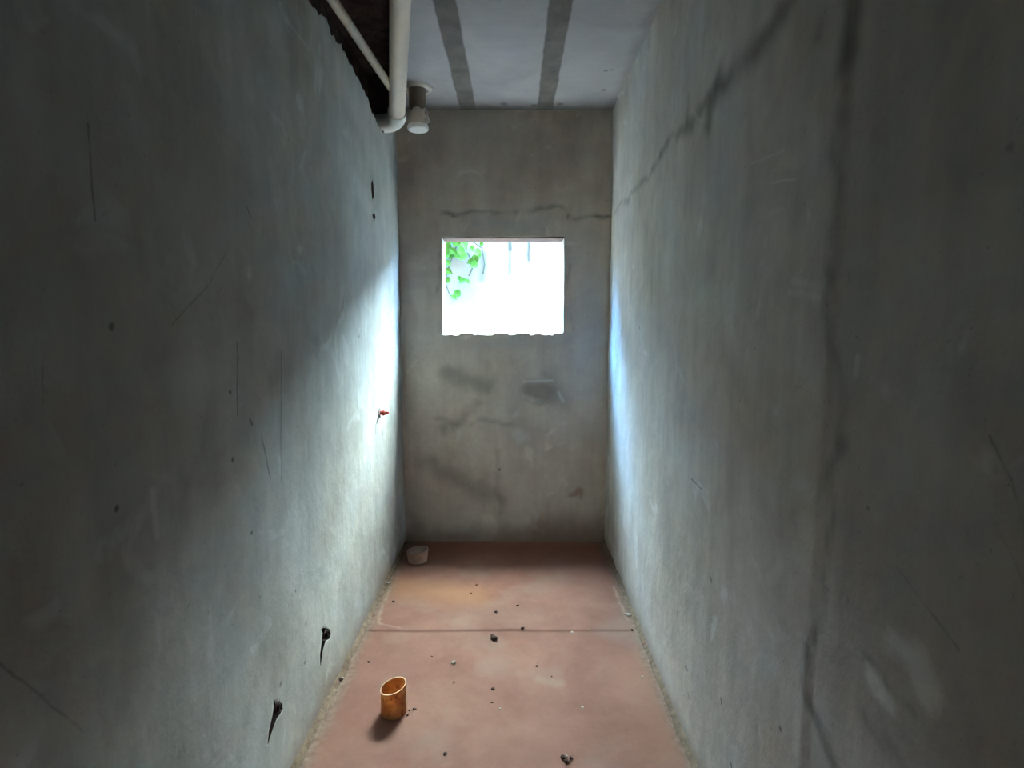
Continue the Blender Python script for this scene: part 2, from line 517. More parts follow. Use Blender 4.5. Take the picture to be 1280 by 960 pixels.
def ceiling_material():
    M = NT('slab_soffit')
    a = M.noise(3.0, 5, 0.6, dist=0.4).outputs[0]
    col = M.ramp(a, [(0.3, (0.33, 0.315, 0.32)), (0.7, (0.44, 0.42, 0.42))])
    fib = M.noise(7, 4, 0.6, stretch=(0.6, 5.0, 1)).outputs[0]
    col = M.mix(0.15, col, M.ramp(fib, [(0.35, 0.42), (0.65, 0.56)]), 'OVERLAY')
    wb = warp(M, 0.02, 6.0)
    jcol = M.ramp(M.noise(11, 4, 0.6, offset=(2, 2, 2)).outputs[0],
                  [(0.3, (0.105, 0.10, 0.088)), (0.6, (0.17, 0.155, 0.138)), (0.75, (0.19, 0.15, 0.14))])
    for xc in (-0.265, 0.175):
        m = stroke(M, wb, [Vector((xc, -1, ZC)), Vector((xc, 3.5, ZC))], 0.045, 0.006, 0.95)
        col = M.mix(m, col, jcol)
    # mortar smeared along the window wall
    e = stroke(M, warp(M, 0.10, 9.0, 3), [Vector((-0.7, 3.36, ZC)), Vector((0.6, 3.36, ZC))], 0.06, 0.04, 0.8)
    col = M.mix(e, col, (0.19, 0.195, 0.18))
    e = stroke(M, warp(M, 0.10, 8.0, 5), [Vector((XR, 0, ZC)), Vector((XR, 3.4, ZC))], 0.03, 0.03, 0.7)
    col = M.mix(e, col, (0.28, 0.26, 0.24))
    for p, w in (((757, 88), 0.012), ((764, 87), 0.01), ((755, 112), 0.014), ((630, 130), 0.02), ((668, 132), 0.022), ((700, 130), 0.02)):
        r = ray(*p)
        t = (ZC - CAMZ) / r.z
        q = Vector((r.x * t, r.y * t, ZC))
        col = M.mix(stroke(M, wb, [q], w, w * 0.5, 0.6), col, (0.12, 0.115, 0.10))
    M.L(col, M.bsdf.inputs['Base Color'])
    M.bsdf.inputs['Roughness'].default_value = 0.9
    M.bsdf.inputs['Specular IOR Level'].default_value = 0.2
    n = M.bump(M.noise(30, 4, 0.6).outputs[0], 0.3, 0.004)
    M.L(n, M.bsdf.inputs['Normal'])
    return M.mat


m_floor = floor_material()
m_ceil = ceiling_material()


# ------------------------------------------------------------------ shell
def slab(name, origin, u, v, n, lu, lv, thick, mats, step=0.04, amp=0.003, shape=None, smooth=True):
    """solid wall: a slightly wavy visible face (origin + u,v) with thickness along -n"""
    u, v, n = Vector(u), Vector(v), Vector(n)
    origin = Vector(origin)
    nu, nv = max(1, round(lu / step)), max(1, round(lv / step))
    bm = bmesh.new()
    g = []
    for j in range(nv + 1):
        row = []
        for i in range(nu + 1):
            p = origin + u * (lu * i / nu) + v * (lv * j / nv)
            a = noise.noise(p * 1.6) * 0.6 + noise.noise(p * 4.5) * 0.4
            d = a * amp * 2
            if shape:
                d += shape(p)
            row.append(bm.verts.new(p + n * d))
        g.append(row)
    for j in range(nv):
        for i in range(nu):
            bm.faces.new((g[j][i], g[j][i + 1], g[j + 1][i + 1], g[j + 1][i]))
    b = [bm.verts.new(origin + u * a + v * c - n * thick) for a, c in ((0, 0), (lu, 0), (lu, lv), (0, lv))]
    bm.faces.new(b[::-1])
    edges = [([g[0][i] for i in range(nu + 1)], b[0], b[1]),
             ([g[j][nu] for j in range(nv + 1)], b[1], b[2]),
             ([g[nv][i] for i in range(nu, -1, -1)], b[2], b[3]),
             ([g[j][0] for j in range(nv, -1, -1)], b[3], b[0])]
    for vs, p, q in edges:
        bm.faces.new(vs[::-1] + [p, q])
    o = link_mesh(name, bm, mats, smooth=False)
    for p in o.data.polygons:
        p.use_smooth = (p.normal.dot(n) > 0.8)
    return structure(o)


def cut(target, cutters):
    for c in cutters:
        md = target.modifiers.new('cut', 'BOOLEAN')
        md.operation = 'DIFFERENCE'
        md.solver = 'EXACT'
        md.object = c
        md.material_mode = 'TRANSFER'
    dg = bpy.context.evaluated_depsgraph_get()
    me = bpy.data.meshes.new_from_object(target.evaluated_get(dg), preserve_all_data_layers=True, depsgraph=dg)
    target.modifiers.clear()
    target.data = me
    for c in cutters:
        bpy.data.objects.remove(c, do_unlink=True)


def prism_cutter(poly, axis, a, b, mat):
    """poly: list of 3D points with coordinate `axis` free, extruded from a to b along it"""
    bm = bmesh.new()
    lo, hi = [], []
    for p in poly:
        p0, p1 = Vector(p), Vector(p)
        p0[axis], p1[axis] = a, b
        lo.append(bm.verts.new(p0))
        hi.append(bm.verts.new(p1))
    n = len(poly)
    bm.faces.new(lo)
    bm.faces.new(hi[::-1])
    for i in range(n):
        bm.faces.new((lo[i], lo[(i + 1) % n], hi[(i + 1) % n], hi[i]))
    return link_mesh('cutter', bm, mat, smooth=False)


def nvec(p):
    return Vector((noise.noise(p), noise.noise(p + Vector((31.4, 7.7, 2.2))), noise.noise(p + Vector((5.5, 47.1, 19.3)))))


def stain_shade_wall(o, marks, seed):
    """store the large marks of the cement render (dirt, patches and painted-in light and shade) on the wall's vertices"""
    me = o.data
    n = len(me.vertices)
    co = np.empty(n * 3, dtype=np.float32)
    me.vertices.foreach_get('co', co)
    co = co.reshape(n, 3).astype(np.float64)
    wv = np.empty((n, 3))
    for i in range(n):
        p = Vector(co[i])
        a = nvec(p * 5.0 + Vector((seed, seed, 0)))
        b = nvec(p * 17.0 + Vector((0, seed, seed)))
        wv[i] = (a * 0.034 + b * 0.016)
    P = co + wv
    col = np.zeros((n, 4))
    for pts, w, s, k, c in marks:
        if w < 0.01:
            continue
        pts = [np.array(p) for p in pts]
        if len(pts) == 1:
            pts.append(pts[0] + 0.001)
        dmin = np.full(n, 1e9)
        for a, b in zip(pts[:-1], pts[1:]):
            ba = b - a
            h = np.clip(((P - a) @ ba) / (ba @ ba), 0, 1)
            dmin = np.minimum(dmin, np.linalg.norm(P - a - h[:, None] * ba, axis=1))
        t = np.clip((dmin - (w - s)) / (2 * s), 0, 1)
        m = k * (1 - t * t * (3 - 2 * t))
        col[:, :3] = col[:, :3] * (1 - m)[:, None] + np.array(c) * m[:, None]
        col[:, 3] = col[:, 3] + (1 - col[:, 3]) * m
    at = me.attributes.new('stain_shade', 'FLOAT_COLOR', 'POINT')
    at.data.foreach_set('color', col.astype(np.float32).ravel())


TH = 0.152
# window opening measured on the inner face
wx0, wx1 = on_back(553, 357).x, on_back(704.5, 357).x
wz0, wz1 = on_back(628, 417).z, on_back(628, 297).z

wall_back = slab('wall_back', (XL - 0.35, D, -0.25), (1, 0, 0), (0, 0, 1), (0, -1, 0), XR - XL + 0.7, ZC + 0.75, TH,
                 [m_back], 0.014, 0.0025)
rg = random.Random(4)
poly = []
N = 34
for i in range(N):
    poly.append((wx0 + (wx1 - wx0) * i / N, 0, wz0 + rg.uniform(-0.010, 0.006)))
poly.append((wx1, 0, wz0 + 0.006))
for i in range(1, 8):
    poly.append((wx1 + rg.uniform(-0.002, 0.002), 0, wz0 + (wz1 - wz0) * i / 8))
for i in range(0, 10):
    poly.append((wx1 - (wx1 - wx0) * i / 10, 0, wz1 + rg.uniform(-0.0015, 0.0015) + 0.006 * (1 - i / 10)))
for i in range(0, 8):
    poly.append((wx0 + rg.uniform(-0.002, 0.002), 0, wz1 - (wz1 - wz0) * i / 8))
m_reveal = plaster('window_reveal_render', (0.48, 0.42, 0.38), (0.40, 0.33, 0.29), (0.56, 0.51, 0.47), (), 6.6, 'X')
cut(wall_back, [prism_cutter(poly, 1, D - 0.1, D + TH + 0.1, m_reveal)])

lint = prism_cutter([Vector((wx0 - 0.01, D + 0.004, 0)), Vector((wx1 + 0.01, D + 0.004, 0)), Vector((wx1 + 0.01, D + TH - 0.004, 0)), Vector((wx0 - 0.01, D + TH - 0.004, 0))],
                    2, wz1 - 0.004, wz1 + 0.02, simple('clay_lintel', (0.13, 0.085, 0.072), 0.9, 0.2, 20, 0.4, 0.004, 0.1))
lint.name = 'window_1'
structure(lint)

wall_left = slab('wall_left', (XL, YB - 0.15, -0.25), (0, 1, 0), (0, 0, 1), (1, 0, 0), D - YB + 0.15, ZC + 0.35, 0.22,
                 [m_left], 0.014, 0.003)
# broken chase along the top of the left wall
top = [(383, -8), (388, 8), (398, 16), (408, 28), (414, 44), (424, 52), (432, 70), (440, 84), (446, 98), (455, 112),
       (461, 128), (464, 140), (468, 146), (474, 158), (479, 167)]
pts = [on_left(*p) for p in top]
rg = random.Random(11)
start = [Vector((XL, YB - 0.3, pts[0].z))]
y = YB
while y < pts[0].y - 0.05:
    start.append(Vector((XL, y, pts[0].z + rg.uniform(-0.02, 0.02))))
    y += 0.09
dense = []
allp = start + pts
for a, b in zip(allp[:-1], allp[1:]):
    for k in range(4):
        q = a.lerp(b, k / 4)
        dense.append(Vector((XL, q.y + rg.uniform(-0.006, 0.006) * (k > 0), q.z + rg.uniform(-0.013, 0.013))))
dense.append(pts[-1])
end_y = 3.2
dense += [Vector((XL, pts[-1].y + 0.02, pts[-1].z + 0.035)), Vector((XL, pts[-1].y + 0.10, pts[-1].z + 0.075)), Vector((XL, end_y, pts[-1].z + 0.09)), Vector((XL, end_y + 0.01, ZC + 0.3)), Vector((XL, YB - 0.3, ZC + 0.3))]


def hole_poly(c, ry, rz, n=12, seed=0):
    r = random.Random(seed)
    return [Vector((XL, c.y + math.cos(t) * ry * r.uniform(0.75, 1.15), c.z + math.sin(t) * rz * r.uniform(0.8, 1.1)))
            for t in [2 * math.pi * i / n for i in range(n)]]


def left_slot(pp, depth, jit=0.0):
    r = random.Random(len(pp))
    q = [on_left(*p) for p in pp]
    return prism_cutter(q, 0, XL - depth, XL + 0.1, m_slot)


m_slot = simple('gouge_and_stub_shadow', (0.05, 0.036, 0.03), 0.95, 0.4, 30, 0.6, 0.004, 0.1)  # dark lining; slots taper into the shape of each stub's cast shadow
cut(wall_left, [left_slot([(400.5, 787), (404, 785), (411, 786.5), (413, 793), (410.5, 799), (406.5, 801), (403.5, 812), (400.5, 832), (400, 818), (402, 800), (403, 791)], 0.022)])
cut(wall_left, [left_slot([(342, 874), (344, 880), (351, 880), (353.5, 886), (350, 893), (345.5, 899), (341, 911), (334.5, 931), (336, 914), (340, 897), (342, 886)], 0.025)])
h1, h2 = on_left(465.5, 237), on_left(467.5, 270.5)
cut(wall_left, [prism_cutter(dense, 0, XL - 0.12, XL + 0.1, m_brick)])
cut(wall_left, [prism_cutter(hole_poly(h1, 0.024, 0.045, 12, 3), 0, XL - 0.06, XL + 0.1, m_brick)])
cut(wall_left, [prism_cutter(hole_poly(h2, 0.026, 0.016, 9, 5), 0, XL - 0.05, XL + 0.1, m_brick)])

stain_shade_wall(wall_left, left_marks, 2.0)
stain_shade_wall(wall_back, back_marks, 8.0)


def right_shape(p):
    # slight step in the render at the vertical joint
    d = 0.0
    if p.y < 1.0:
        d -= 0.004
    return d


wall_right = slab('wall_right', (XR, YB - 0.15, -0.25), (0, 1, 0), (0, 0, 1), (-1, 0, 0), D - YB + 0.15, ZC + 0.35, 0.22,
                  [m_right], 0.014, 0.004, right_shape)
stain_shade_wall(wall_right, right_marks, 5.0)
wall_front = slab('wall_front', (XL - 0.1, YB, -0.25), (1, 0, 0), (0, 0, 1), (0, 1, 0), XR - XL + 0.2, ZC + 0.3, 0.15,
                  [m_front], 0.1, 0.002)


# floor: front screed and slightly raised rear bay
STEPY = on_floor(620, 790).y
SX0, SX1 = on_floor(462, 787).x, on_floor(783, 783).x


def floor_shape(p):
    e = 0.006
    wob = noise.noise(p * 7) * 0.006

    def ss(x):
        x = max(0.0, min(1.0, x))
        return x * x * (3 - 2 * x)
    k = ss((p.y + wob - STEPY) / 0.012)
    k *= ss((p.x + wob - SX0 + 0.03) / 0.03) * ss((SX1 + 0.03 - p.x + wob) / 0.03)
    return k * 0.006


def floor_grid():
    bm = bmesh.new()
    xs = []
    x = XL - 0.15
    while x < XR + 0.15:
        xs.append(x)
        x += 0.015
    ys = []
    y = YB - 0.1
    while y < D + 0.1:
        ys.append(y)
        y += 0.004 if STEPY - 0.04 < y < STEPY + 0.05 else 0.03
    g = []
    for yy in ys:
        row = []
        for xx in xs:
            p = Vector((xx, yy, 0))
            row.append(bm.verts.new((xx, yy, floor_shape(p) + noise.noise(p * 3) * 0.002)))
        g.append(row)
    for j in range(len(ys) - 1):
        for i in range(len(xs) - 1):
            bm.faces.new((g[j][i], g[j][i + 1], g[j + 1][i + 1], g[j + 1][i]))
    nx, ny = len(xs) - 1, len(ys) - 1
    b = [bm.verts.new((a, c, -0.2)) for a, c in ((xs[0], ys[0]), (xs[-1], ys[0]), (xs[-1], ys[-1]), (xs[0], ys[-1]))]
    bm.faces.new(b[::-1])
    for vs, p, q in (([g[0][i] for i in range(nx + 1)], b[0], b[1]), ([g[j][nx] for j in range(ny + 1)], b[1], b[2]),
                     ([g[ny][i] for i in range(nx, -1, -1)], b[2], b[3]), ([g[j][0] for j in range(ny, -1, -1)], b[3], b[0])):
        bm.faces.new(vs[::-1] + [p, q])
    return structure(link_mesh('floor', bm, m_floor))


floor_grid()

ceiling = slab('ceiling', (XL - 0.22, YB - 0.15, ZC), (0, 1, 0), (1, 0, 0), (0, 0, -1), D - YB + 0.15 + TH, XR - XL + 0.44, 0.25,
               [m_ceil], 0.05, 0.002)

# pipe path
pA = on_depth(503, -45, 1.86)
pT = on_depth(500.5, 0, 2.06)
pB = on_depth(496, 146, 2.86)
# dark-lined recess cut into the soffit beside the drain pipe
rg = random.Random(21)
d_ = (pB - pT)
edge = []
for k in range(-14, 13):
    t = k / 12
    q = pT + d_ * t
    edge.append(Vector((q.x + 0.012 + rg.uniform(-0.01, 0.006), q.y, 0)))
edge = [e for e in edge if e.y > YB + 0.3]
lastp = edge[-1]
poly = edge + [Vector((lastp.x - 0.04, lastp.y + 0.05, 0)), Vector((XL + 0.03, end_y - 0.02, 0)), Vector((XL - 0.01, end_y + 0.01, 0)), Vector((XL - 0.125, end_y + 0.01, 0)), Vector((XL - 0.125, edge[0].y, 0))]
cut(ceiling, [prism_cutter(poly, 2, ZC - 0.1, ZC + 0.13, m_brick)])

# rough mortar fillets along the foot of the side walls
m_mortar = simple('crumbly_mortar', (0.21, 0.15, 0.105), 0.95, 0.35, 40, 0.6, 0.006, 0.1, dirt=(0.13, 0.085, 0.06))


def fillet(name, x, sgn, seed):
    bm = bmesh.new()
    n = 260
    prev = None
    for i in range(n + 1):
        y = YB + (D - YB) * i / n
        w = 0.012 + 0.010 * (0.5 + noise.noise(Vector((y * 9, seed, 0)))) + 0.008 * abs(noise.noise(Vector((y * 40, seed, 3))))
        h = 0.010 + 0.008 * (0.5 + noise.noise(Vector((y * 11, seed, 7)))) + 0.006 * abs(noise.noise(Vector((y * 45, seed, 5))))
        prof = [(-0.012, -0.01), (-0.012, h), (0.0, h), (w * 0.35, h * 0.55), (w * 0.7, h * 0.25), (w, 0.0), (w, -0.01)]
        ring = [bm.verts.new((x + sgn * a, y, b + 0.001)) for a, b in prof]
        if prev:
            for k in range(len(prof)):
                kk = (k + 1) % len(prof)
                bm.faces.new((prev[k], prev[kk], ring[kk], ring[k]))
        else:
            bm.faces.new(ring)
        prev = ring
    bm.faces.new(prev[::-1])
    return structure(link_mesh(name, bm, m_mortar))


fillet('trim_1', XL, 1, 1.0)
fillet('trim_2', XR, -1, 6.0)

# ------------------------------------------------------------------ pvc pipes
m_pvc = simple('grimy_white_pvc', (0.68, 0.58, 0.48), 0.38, 0.10, 7, 0.05, 0.001, 0.5, dirt=(0.50, 0.45, 0.38))
m_pvc_thin = simple('dusty_cream_pvc', (0.52, 0.43, 0.33), 0.5, 0.12, 8, 0.05, 0.001, 0.4, dirt=(0.36, 0.26, 0.18))
m_pvc_brown = simple('glue_stained_pvc', (0.26, 0.205, 0.155), 0.55, 0.25, 14, 0.1, 0.001, 0.4)
m_pvc_cap = simple('pale_pvc_cap', (0.72, 0.69, 0.64), 0.4, 0.08, 9, 0.05, 0.001, 0.5)


def tube(path, radii, seg=32, cap=True):
    """sweep a circle through path (list of Vector)"""
    bm = bmesh.new()
    n = len(path)
    if not isinstance(radii, (list, tuple)):
        radii = [radii] * n
    t0 = (path[1] - path[0]).normalized()
    ref = Vector((0, 0, 1)) if abs(t0.z) < 0.9 else Vector((0, 1, 0))
    side = t0.cross(ref).normalized()
    rings = []
    for i, p in enumerate(path):
        if i == 0:
            t = path[1] - path[0]
        elif i == n - 1:
            t = path[-1] - path[-2]
        else:
            t = (path[i + 1] - path[i]).normalized() + (path[i] - path[i - 1]).normalized()
        t.normalize()
        side = (side - t * side.dot(t)).normalized()
        up = t.cross(side)
        rings.append([bm.verts.new(p + (side * math.cos(a) + up * math.sin(a)) * radii[i])
                      for a in [2 * math.pi * k / seg for k in range(seg)]])
    for a, b in zip(rings[:-1], rings[1:]):
        for k in range(seg):
            kk = (k + 1) % seg
            bm.faces.new((a[k], a[kk], b[kk], b[k]))
    if cap:
        bm.faces.new(rings[0][::-1])
        bm.faces.new(rings[-1])
    return bm


def revolve(profile, seg=40):
    """profile [(r, z)...] closed loop -> ring solid, or from axis to axis"""
    bm = bmesh.new()
    rings = []
    for r, z in profile:
        if r <= 1e-6:
            rings.append([bm.verts.new((0, 0, z))])
        else:
            rings.append([bm.verts.new((r * math.cos(2 * math.pi * k / seg), r * math.sin(2 * math.pi * k / seg), z)) for k in range(seg)])
    return bm, rings, seg


def lathe(profile, seg=40, closed=False):
    bm, rings, seg = revolve(profile, seg)
    pairs = list(zip(rings[:-1], rings[1:]))
    if closed:
        pairs.append((rings[-1], rings[0]))
    for a, b in pairs:
        for k in range(seg):
            kk = (k + 1) % seg
            if len(a) == 1:
                bm.faces.new((a[0], b[kk], b[k]))
            elif len(b) == 1:
                bm.faces.new((a[k], a[kk], b[0]))
            else:
                bm.faces.new((a[k], a[kk], b[kk], b[k]))
    return bm


def autosmooth(o, deg=40):
    me = o.data
    bm = bmesh.new()
    bm.from_mesh(me)
    for e in bm.edges:
        if len(e.link_faces) == 2 and e.calc_face_angle(0) > math.radians(deg):
            e.smooth = False
    bm.to_mesh(me)
    bm.free()
    return o


# main drain pipe
root = thing('drain_pipe', pB, 'thick grimy white drain pipe slanting from the ceiling to an elbow at the left wall', 'pipe')
R1 = 0.0400


def rel(o, root):
    o.matrix_parent_inverse = Matrix.Translation(root.location).inverted()
    return o


def extend(a, b, t):
    return a + (b - a) * t


pS = extend(pB, pT, 2.9)
pS.z = min(pS.z, ZC - 0.045)
path = [pS, pA if pA.z < ZC - 0.04 else Vector((pA.x, pA.y, ZC - 0.045)), pT, pB]
path = [p for i, p in enumerate(path)]
# straight run only: from well behind the frame edge to the elbow
dirp = (pB - pT).normalized()
run0 = pT - dirp * 1.5
run0.z = ZC - 0.05
straight = [run0, pT - dirp * 0.25 + Vector((0, 0, -0.0)), pT, pB]
if straight[1].z > ZC - 0.045:
    straight[1].z = ZC - 0.045
rel(link_mesh('pipe', tube(straight, R1), m_pvc, root), root)
# elbow turning into the wall
el = []
ctr = pB
inward = Vector((-1, 0.10, -0.10)).normalized()
for k in range(11):
    a = math.radians(90 * k / 10)
    r = 0.050
    el.append(pB + dirp * (math.sin(a) * r) + inward * ((1 - math.cos(a)) * r))
el.append(el[-1] + inward * 0.10)
el = [pB - dirp * 0.05] + el
rr = [R1 + 0.006] * len(el)
e_o = rel(link_mesh('elbow', tube(el, rr), m_pvc_cap, root), root)
autosmooth(e_o)

# thin pipe in the chase
tA = on_depth(404, -18, 1.80)
tB = on_depth(486, 106, 2.60)
tb2 = tB + (tB - tA) * 0.35
th = [tA - (tB - tA) * 0.9, tA, tB, tB + (tB - tA) * 0.06]
th[0].z = min(th[0].z, ZC - 0.03)
rt = link_mesh('water_pipe', tube(th, 0.0175, 20), m_pvc_thin)
tag(rt, 'thin cream plastic pipe running along the broken top edge of the left wall', 'pipe')

# capped stub hanging from the slab
cs = on_depth(522.5, 163, 2.93)
stub = thing('capped_pipe_stub', cs, 'short vertical pipe stub with a pale round end cap, hanging behind the thick pipe', 'pipe stub')
H = ZC - cs.z
rgc = random.Random(5)
bm = lathe([(0.0, 0.0), (0.049, 0.0), (0.0545, 0.006), (0.0545, 0.020), (0.0515, 0.022), (0.0515, 0.024), (0.0, 0.024)], 40)
o = autosmooth(link_mesh('end_cap', bm, m_pvc_cap, stub), 30)
# sleeve with a torn, uneven upper rim
bm = bmesh.new()
seg = 48
ro, ri = 0.0505, 0.046
tops = [0.088 + 0.022 * noise.noise(Vector((math.cos(2 * math.pi * k / seg) * 3, math.sin(2 * math.pi * k / seg) * 3, 1.7))) +
        rgc.uniform(-0.004, 0.004) for k in range(seg)]
rings = []
for r, z in ((ri, 0.01), (ro, 0.01), (ro, None), (ro + 0.003, 'lip'), (ri, None)):
    ring = []
    for k in range(seg):
        a = 2 * math.pi * k / seg
        rr_, zz = r, z
        if z is None:
            zz = tops[k]
        elif z == 'lip':
            zz = tops[k] + 0.004
        ring.append(bm.verts.new((rr_ * math.cos(a), rr_ * math.sin(a), zz)))
    rings.append(ring)
for i in range(len(rings)):
    a, b = rings[i], rings[(i + 1) % len(rings)]
    for k in range(seg):
        bm.faces.new((a[k], a[(k + 1) % seg], b[(k + 1) % seg], b[k]))
link_mesh('sleeve', bm, m_pvc, stub)
link_mesh('inner_pipe', tube([Vector((0, 0, 0.03)), Vector((0, 0, H + 0.02))], 0.043, 36), m_pvc_brown, stub)
# blobs of cement on the sleeve and a cement collar at the slab


def blob_bm(r, seed, squash=(1, 1, 1), sub=2, amp=0.35, freq=None):
    bm = bmesh.new()
    bmesh.ops.create_icosphere(bm, subdivisions=sub, radius=r)
    f = freq or 1.1 / r
    for v in bm.verts:
        k = 1 + amp * noise.noise(v.co * f + Vector((seed * 3.1, seed, -seed)))
        v.co *= k
        v.co.x *= squash[0]
        v.co.y *= squash[1]
        v.co.z *= squash[2]
    return bm


m_cement = simple('pale_cement', (0.55, 0.50, 0.45), 0.9, 0.15, 30, 0.4, 0.003, 0.15)
for i, (px, py, s) in enumerate(((534, 150, 0.013), (533, 141, 0.010), (513, 139, 0.010), (524, 141, 0.007))):
    q = on_depth(px, py, 2.895)
    bmb = blob_bm(s, i + 2, (1, 0.8, 1.3), 3)
    bmesh.ops.translate(bmb, verts=bmb.verts, vec=q - cs)
    link_mesh('cement_blob', bmb, m_cement, stub)
bm = bmesh.new()
seg = 40
rings = []
for r, z in ((0.044, 0.0), (0.052, -0.012), (0.066, -0.016), (0.078, -0.006), (0.084, 0.012), (0.044, 0.012)):
    ring = []
    for k in range(seg):
        a = 2 * math.pi * k / seg
        w = 1 + (0.10 * noise.noise(Vector((math.cos(a) * 2, math.sin(a) * 2, 4))) if r > 0.045 else 0)
        ring.append(bm.verts.new((r * w * math.cos(a), r * w * math.sin(a), H + z)))
    rings.append(ring)
for i in range(len(rings)):
    a, b = rings[i], rings[(i + 1) % len(rings)]
    for k in range(seg):
        bm.faces.new((a[k], a[(k + 1) % seg], b[(k + 1) % seg], b[k]))
link_mesh('cement_collar', bm, m_cement, stub)

# ------------------------------------------------------------------ stubs in the left wall
m_red = simple('red_plastic', (0.62, 0.07, 0.045), 0.35, 0.10, 30, 0.0, 0.001, 0.5)
m_darkpl = simple('dirty_brown_plastic', (0.045, 0.028, 0.022), 0.6, 0.3, 40, 0.2, 0.001, 0.3)
m_patch = simple('grey_patch_mortar', (0.24, 0.235, 0.22), 0.95, 0.2, 30, 0.5, 0.004, 0.1)

pr = on_left(474.5, 516)
rp = thing('pipe_plug', pr, 'small red plastic plug sticking out of the left wall near the window wall', 'plug', rot=(0, math.pi / 2, 0))
o = link_mesh('plug_body', lathe([(0, -0.02), (0.0105, -0.02), (0.0105, 0.014), (0.0145, 0.016), (0.0145, 0.024), (0.011, 0.028), (0.011, 0.030), (0, 0.030)], 24), m_red, rp)
autosmooth(o, 30)
bm = bmesh.new()
bmesh.ops.create_cube(bm, size=1)
bmesh.ops.scale(bm, vec=(0.012, 0.012, 0.017), verts=bm.verts)
bmesh.ops.translate(bm, vec=(0, 0, 0.038), verts=bm.verts)
bmesh.ops.bevel(bm, geom=list(bm.edges), offset=0.0015, segments=2, affect='EDGES')
link_mesh('square_head', bm, m_red, rp)
ringbm = lathe([(0.011, -0.004), (0.024, -0.004), (0.022, 0.003), (0.015, 0.005), (0.011, 0.003)], 24, closed=True)
for v in ringbm.verts:
    if v.co.to_2d().length > 0.013:
        k = 1 + 0.35 * noise.noise(v.co * 90)
        v.co.x *= k
        v.co.y *= k
link_mesh('mortar_ring', ringbm, m_patch, rp)

for i, (px, py, s, lab) in enumerate((
        (407, 792, 1.0, 'dark brown pipe stub low on the left wall, the farther one from the camera'),
        (347, 884, 1.0, 'dark brown pipe stub low on the left wall, the nearer one to the camera'))):
    p = on_left(px, py)
    r = thing('pipe_stub', p, lab, 'pipe stub', 'dark pipe stubs low in the left wall', rot=(0, math.pi / 2, 0))
    L_ = 0.010 * s
    o = link_mesh('stub_tube', lathe([(0.0078, -0.03), (0.0112, -0.03), (0.0112, L_), (0.0078, L_)], 24, closed=True), m_darkpl, r)
    autosmooth(o, 30)
    bmb = lathe([(0, -0.02), (0.008, -0.02), (0.008, L_ * 0.55), (0, L_ * 0.6)], 20)
    link_mesh('clogged_core', bmb, m_brick, r)
    rb = lathe([(0.0105, -0.012), (0.015, -0.012), (0.0145, 0.0), (0.0125, 0.002), (0.0105, 0.002)], 24, closed=True)
    for v in rb.verts:
        if v.co.to_2d().length > 0.012:
            k = 1 + 0.45 * noise.noise(v.co * 80 + Vector((i, 0, 0)))
            v.co.x *= k
            v.co.y *= k
    link_mesh('mortar_ring', rb, m_brick, r)


# ------------------------------------------------------------------ pipe offcut on the floor and the drain stub
def amber_plastic():
    M = NT('amber_stained_plastic')
    c = M.ramp(M.noise(26, 4, 0.6, dist=0.8).outputs[0], [(0.35, (0.50, 0.20, 0.07)), (0.6, (0.72, 0.38, 0.15)), (0.75, (0.80, 0.50, 0.25))])
    d = M.ramp(M.noise(38, 3, 0.6, offset=(1, 5, 2)).outputs[0], [(0.56, 0.0), (0.66, 0.8)])
    c = M.mix(d, c, (0.30, 0.09, 0.03))
    M.L(c, M.bsdf.inputs['Base Color'])
    M.bsdf.inputs['Roughness'].default_value = 0.45
    tr = M.nt.nodes.new('ShaderNodeBsdfTranslucent')
    M.L(c, tr.inputs[0])
    mx = M.nt.nodes.new('ShaderNodeMixShader')
    mx.inputs[0].default_value = 0.45
    M.L(M.bsdf.outputs[0], mx.inputs[1])
    M.L(tr.outputs[0], mx.inputs[2])
    M.L(mx.outputs[0], M.out.inputs[0])
    return M.mat


m_amber = amber_plastic()
m_amber_rim = simple('sawn_plastic_edge', (0.66, 0.43, 0.24), 0.6, 0.1, 40, 0.1, 0.001, 0.3)


def cut_tube(ro, ri, h, slope_x, slope_y, taper=1.0, seg=56, z0=0.0):
    bm = bmesh.new()
    rings = []
    for r, base, hh in ((ri, True, 0), (ro, True, 0), (ro, False, 0), (ri, False, 0)):
        ring = []
        for k in range(seg):
            a = 2 * math.pi * k / seg
            if base:
                ring.append(bm.verts.new((r * taper * math.cos(a), r * taper * math.sin(a), z0)))
            else:
                x, y = r * math.cos(a), r * math.sin(a)
                ring.append(bm.verts.new((x, y, h + x * slope_x + y * slope_y)))
        rings.append(ring)
    fs = []
    for i in range(4):
        a, b = rings[i], rings[(i + 1) % 4]
        for k in range(seg):
            f = bm.faces.new((a[k], a[(k + 1) % seg], b[(k + 1) % seg], b[k]))
            fs.append((i, f))
    return bm


pc = on_floor(492.5, 889)
oc = thing('pipe_offcut', pc, 'short amber yellow plastic pipe offcut standing on the red floor', 'pipe offcut')
o = autosmooth(link_mesh('tube_wall', cut_tube(0.0445, 0.0415, 0.094, 0.22, 0.06, 1.0), m_amber, oc), 30)
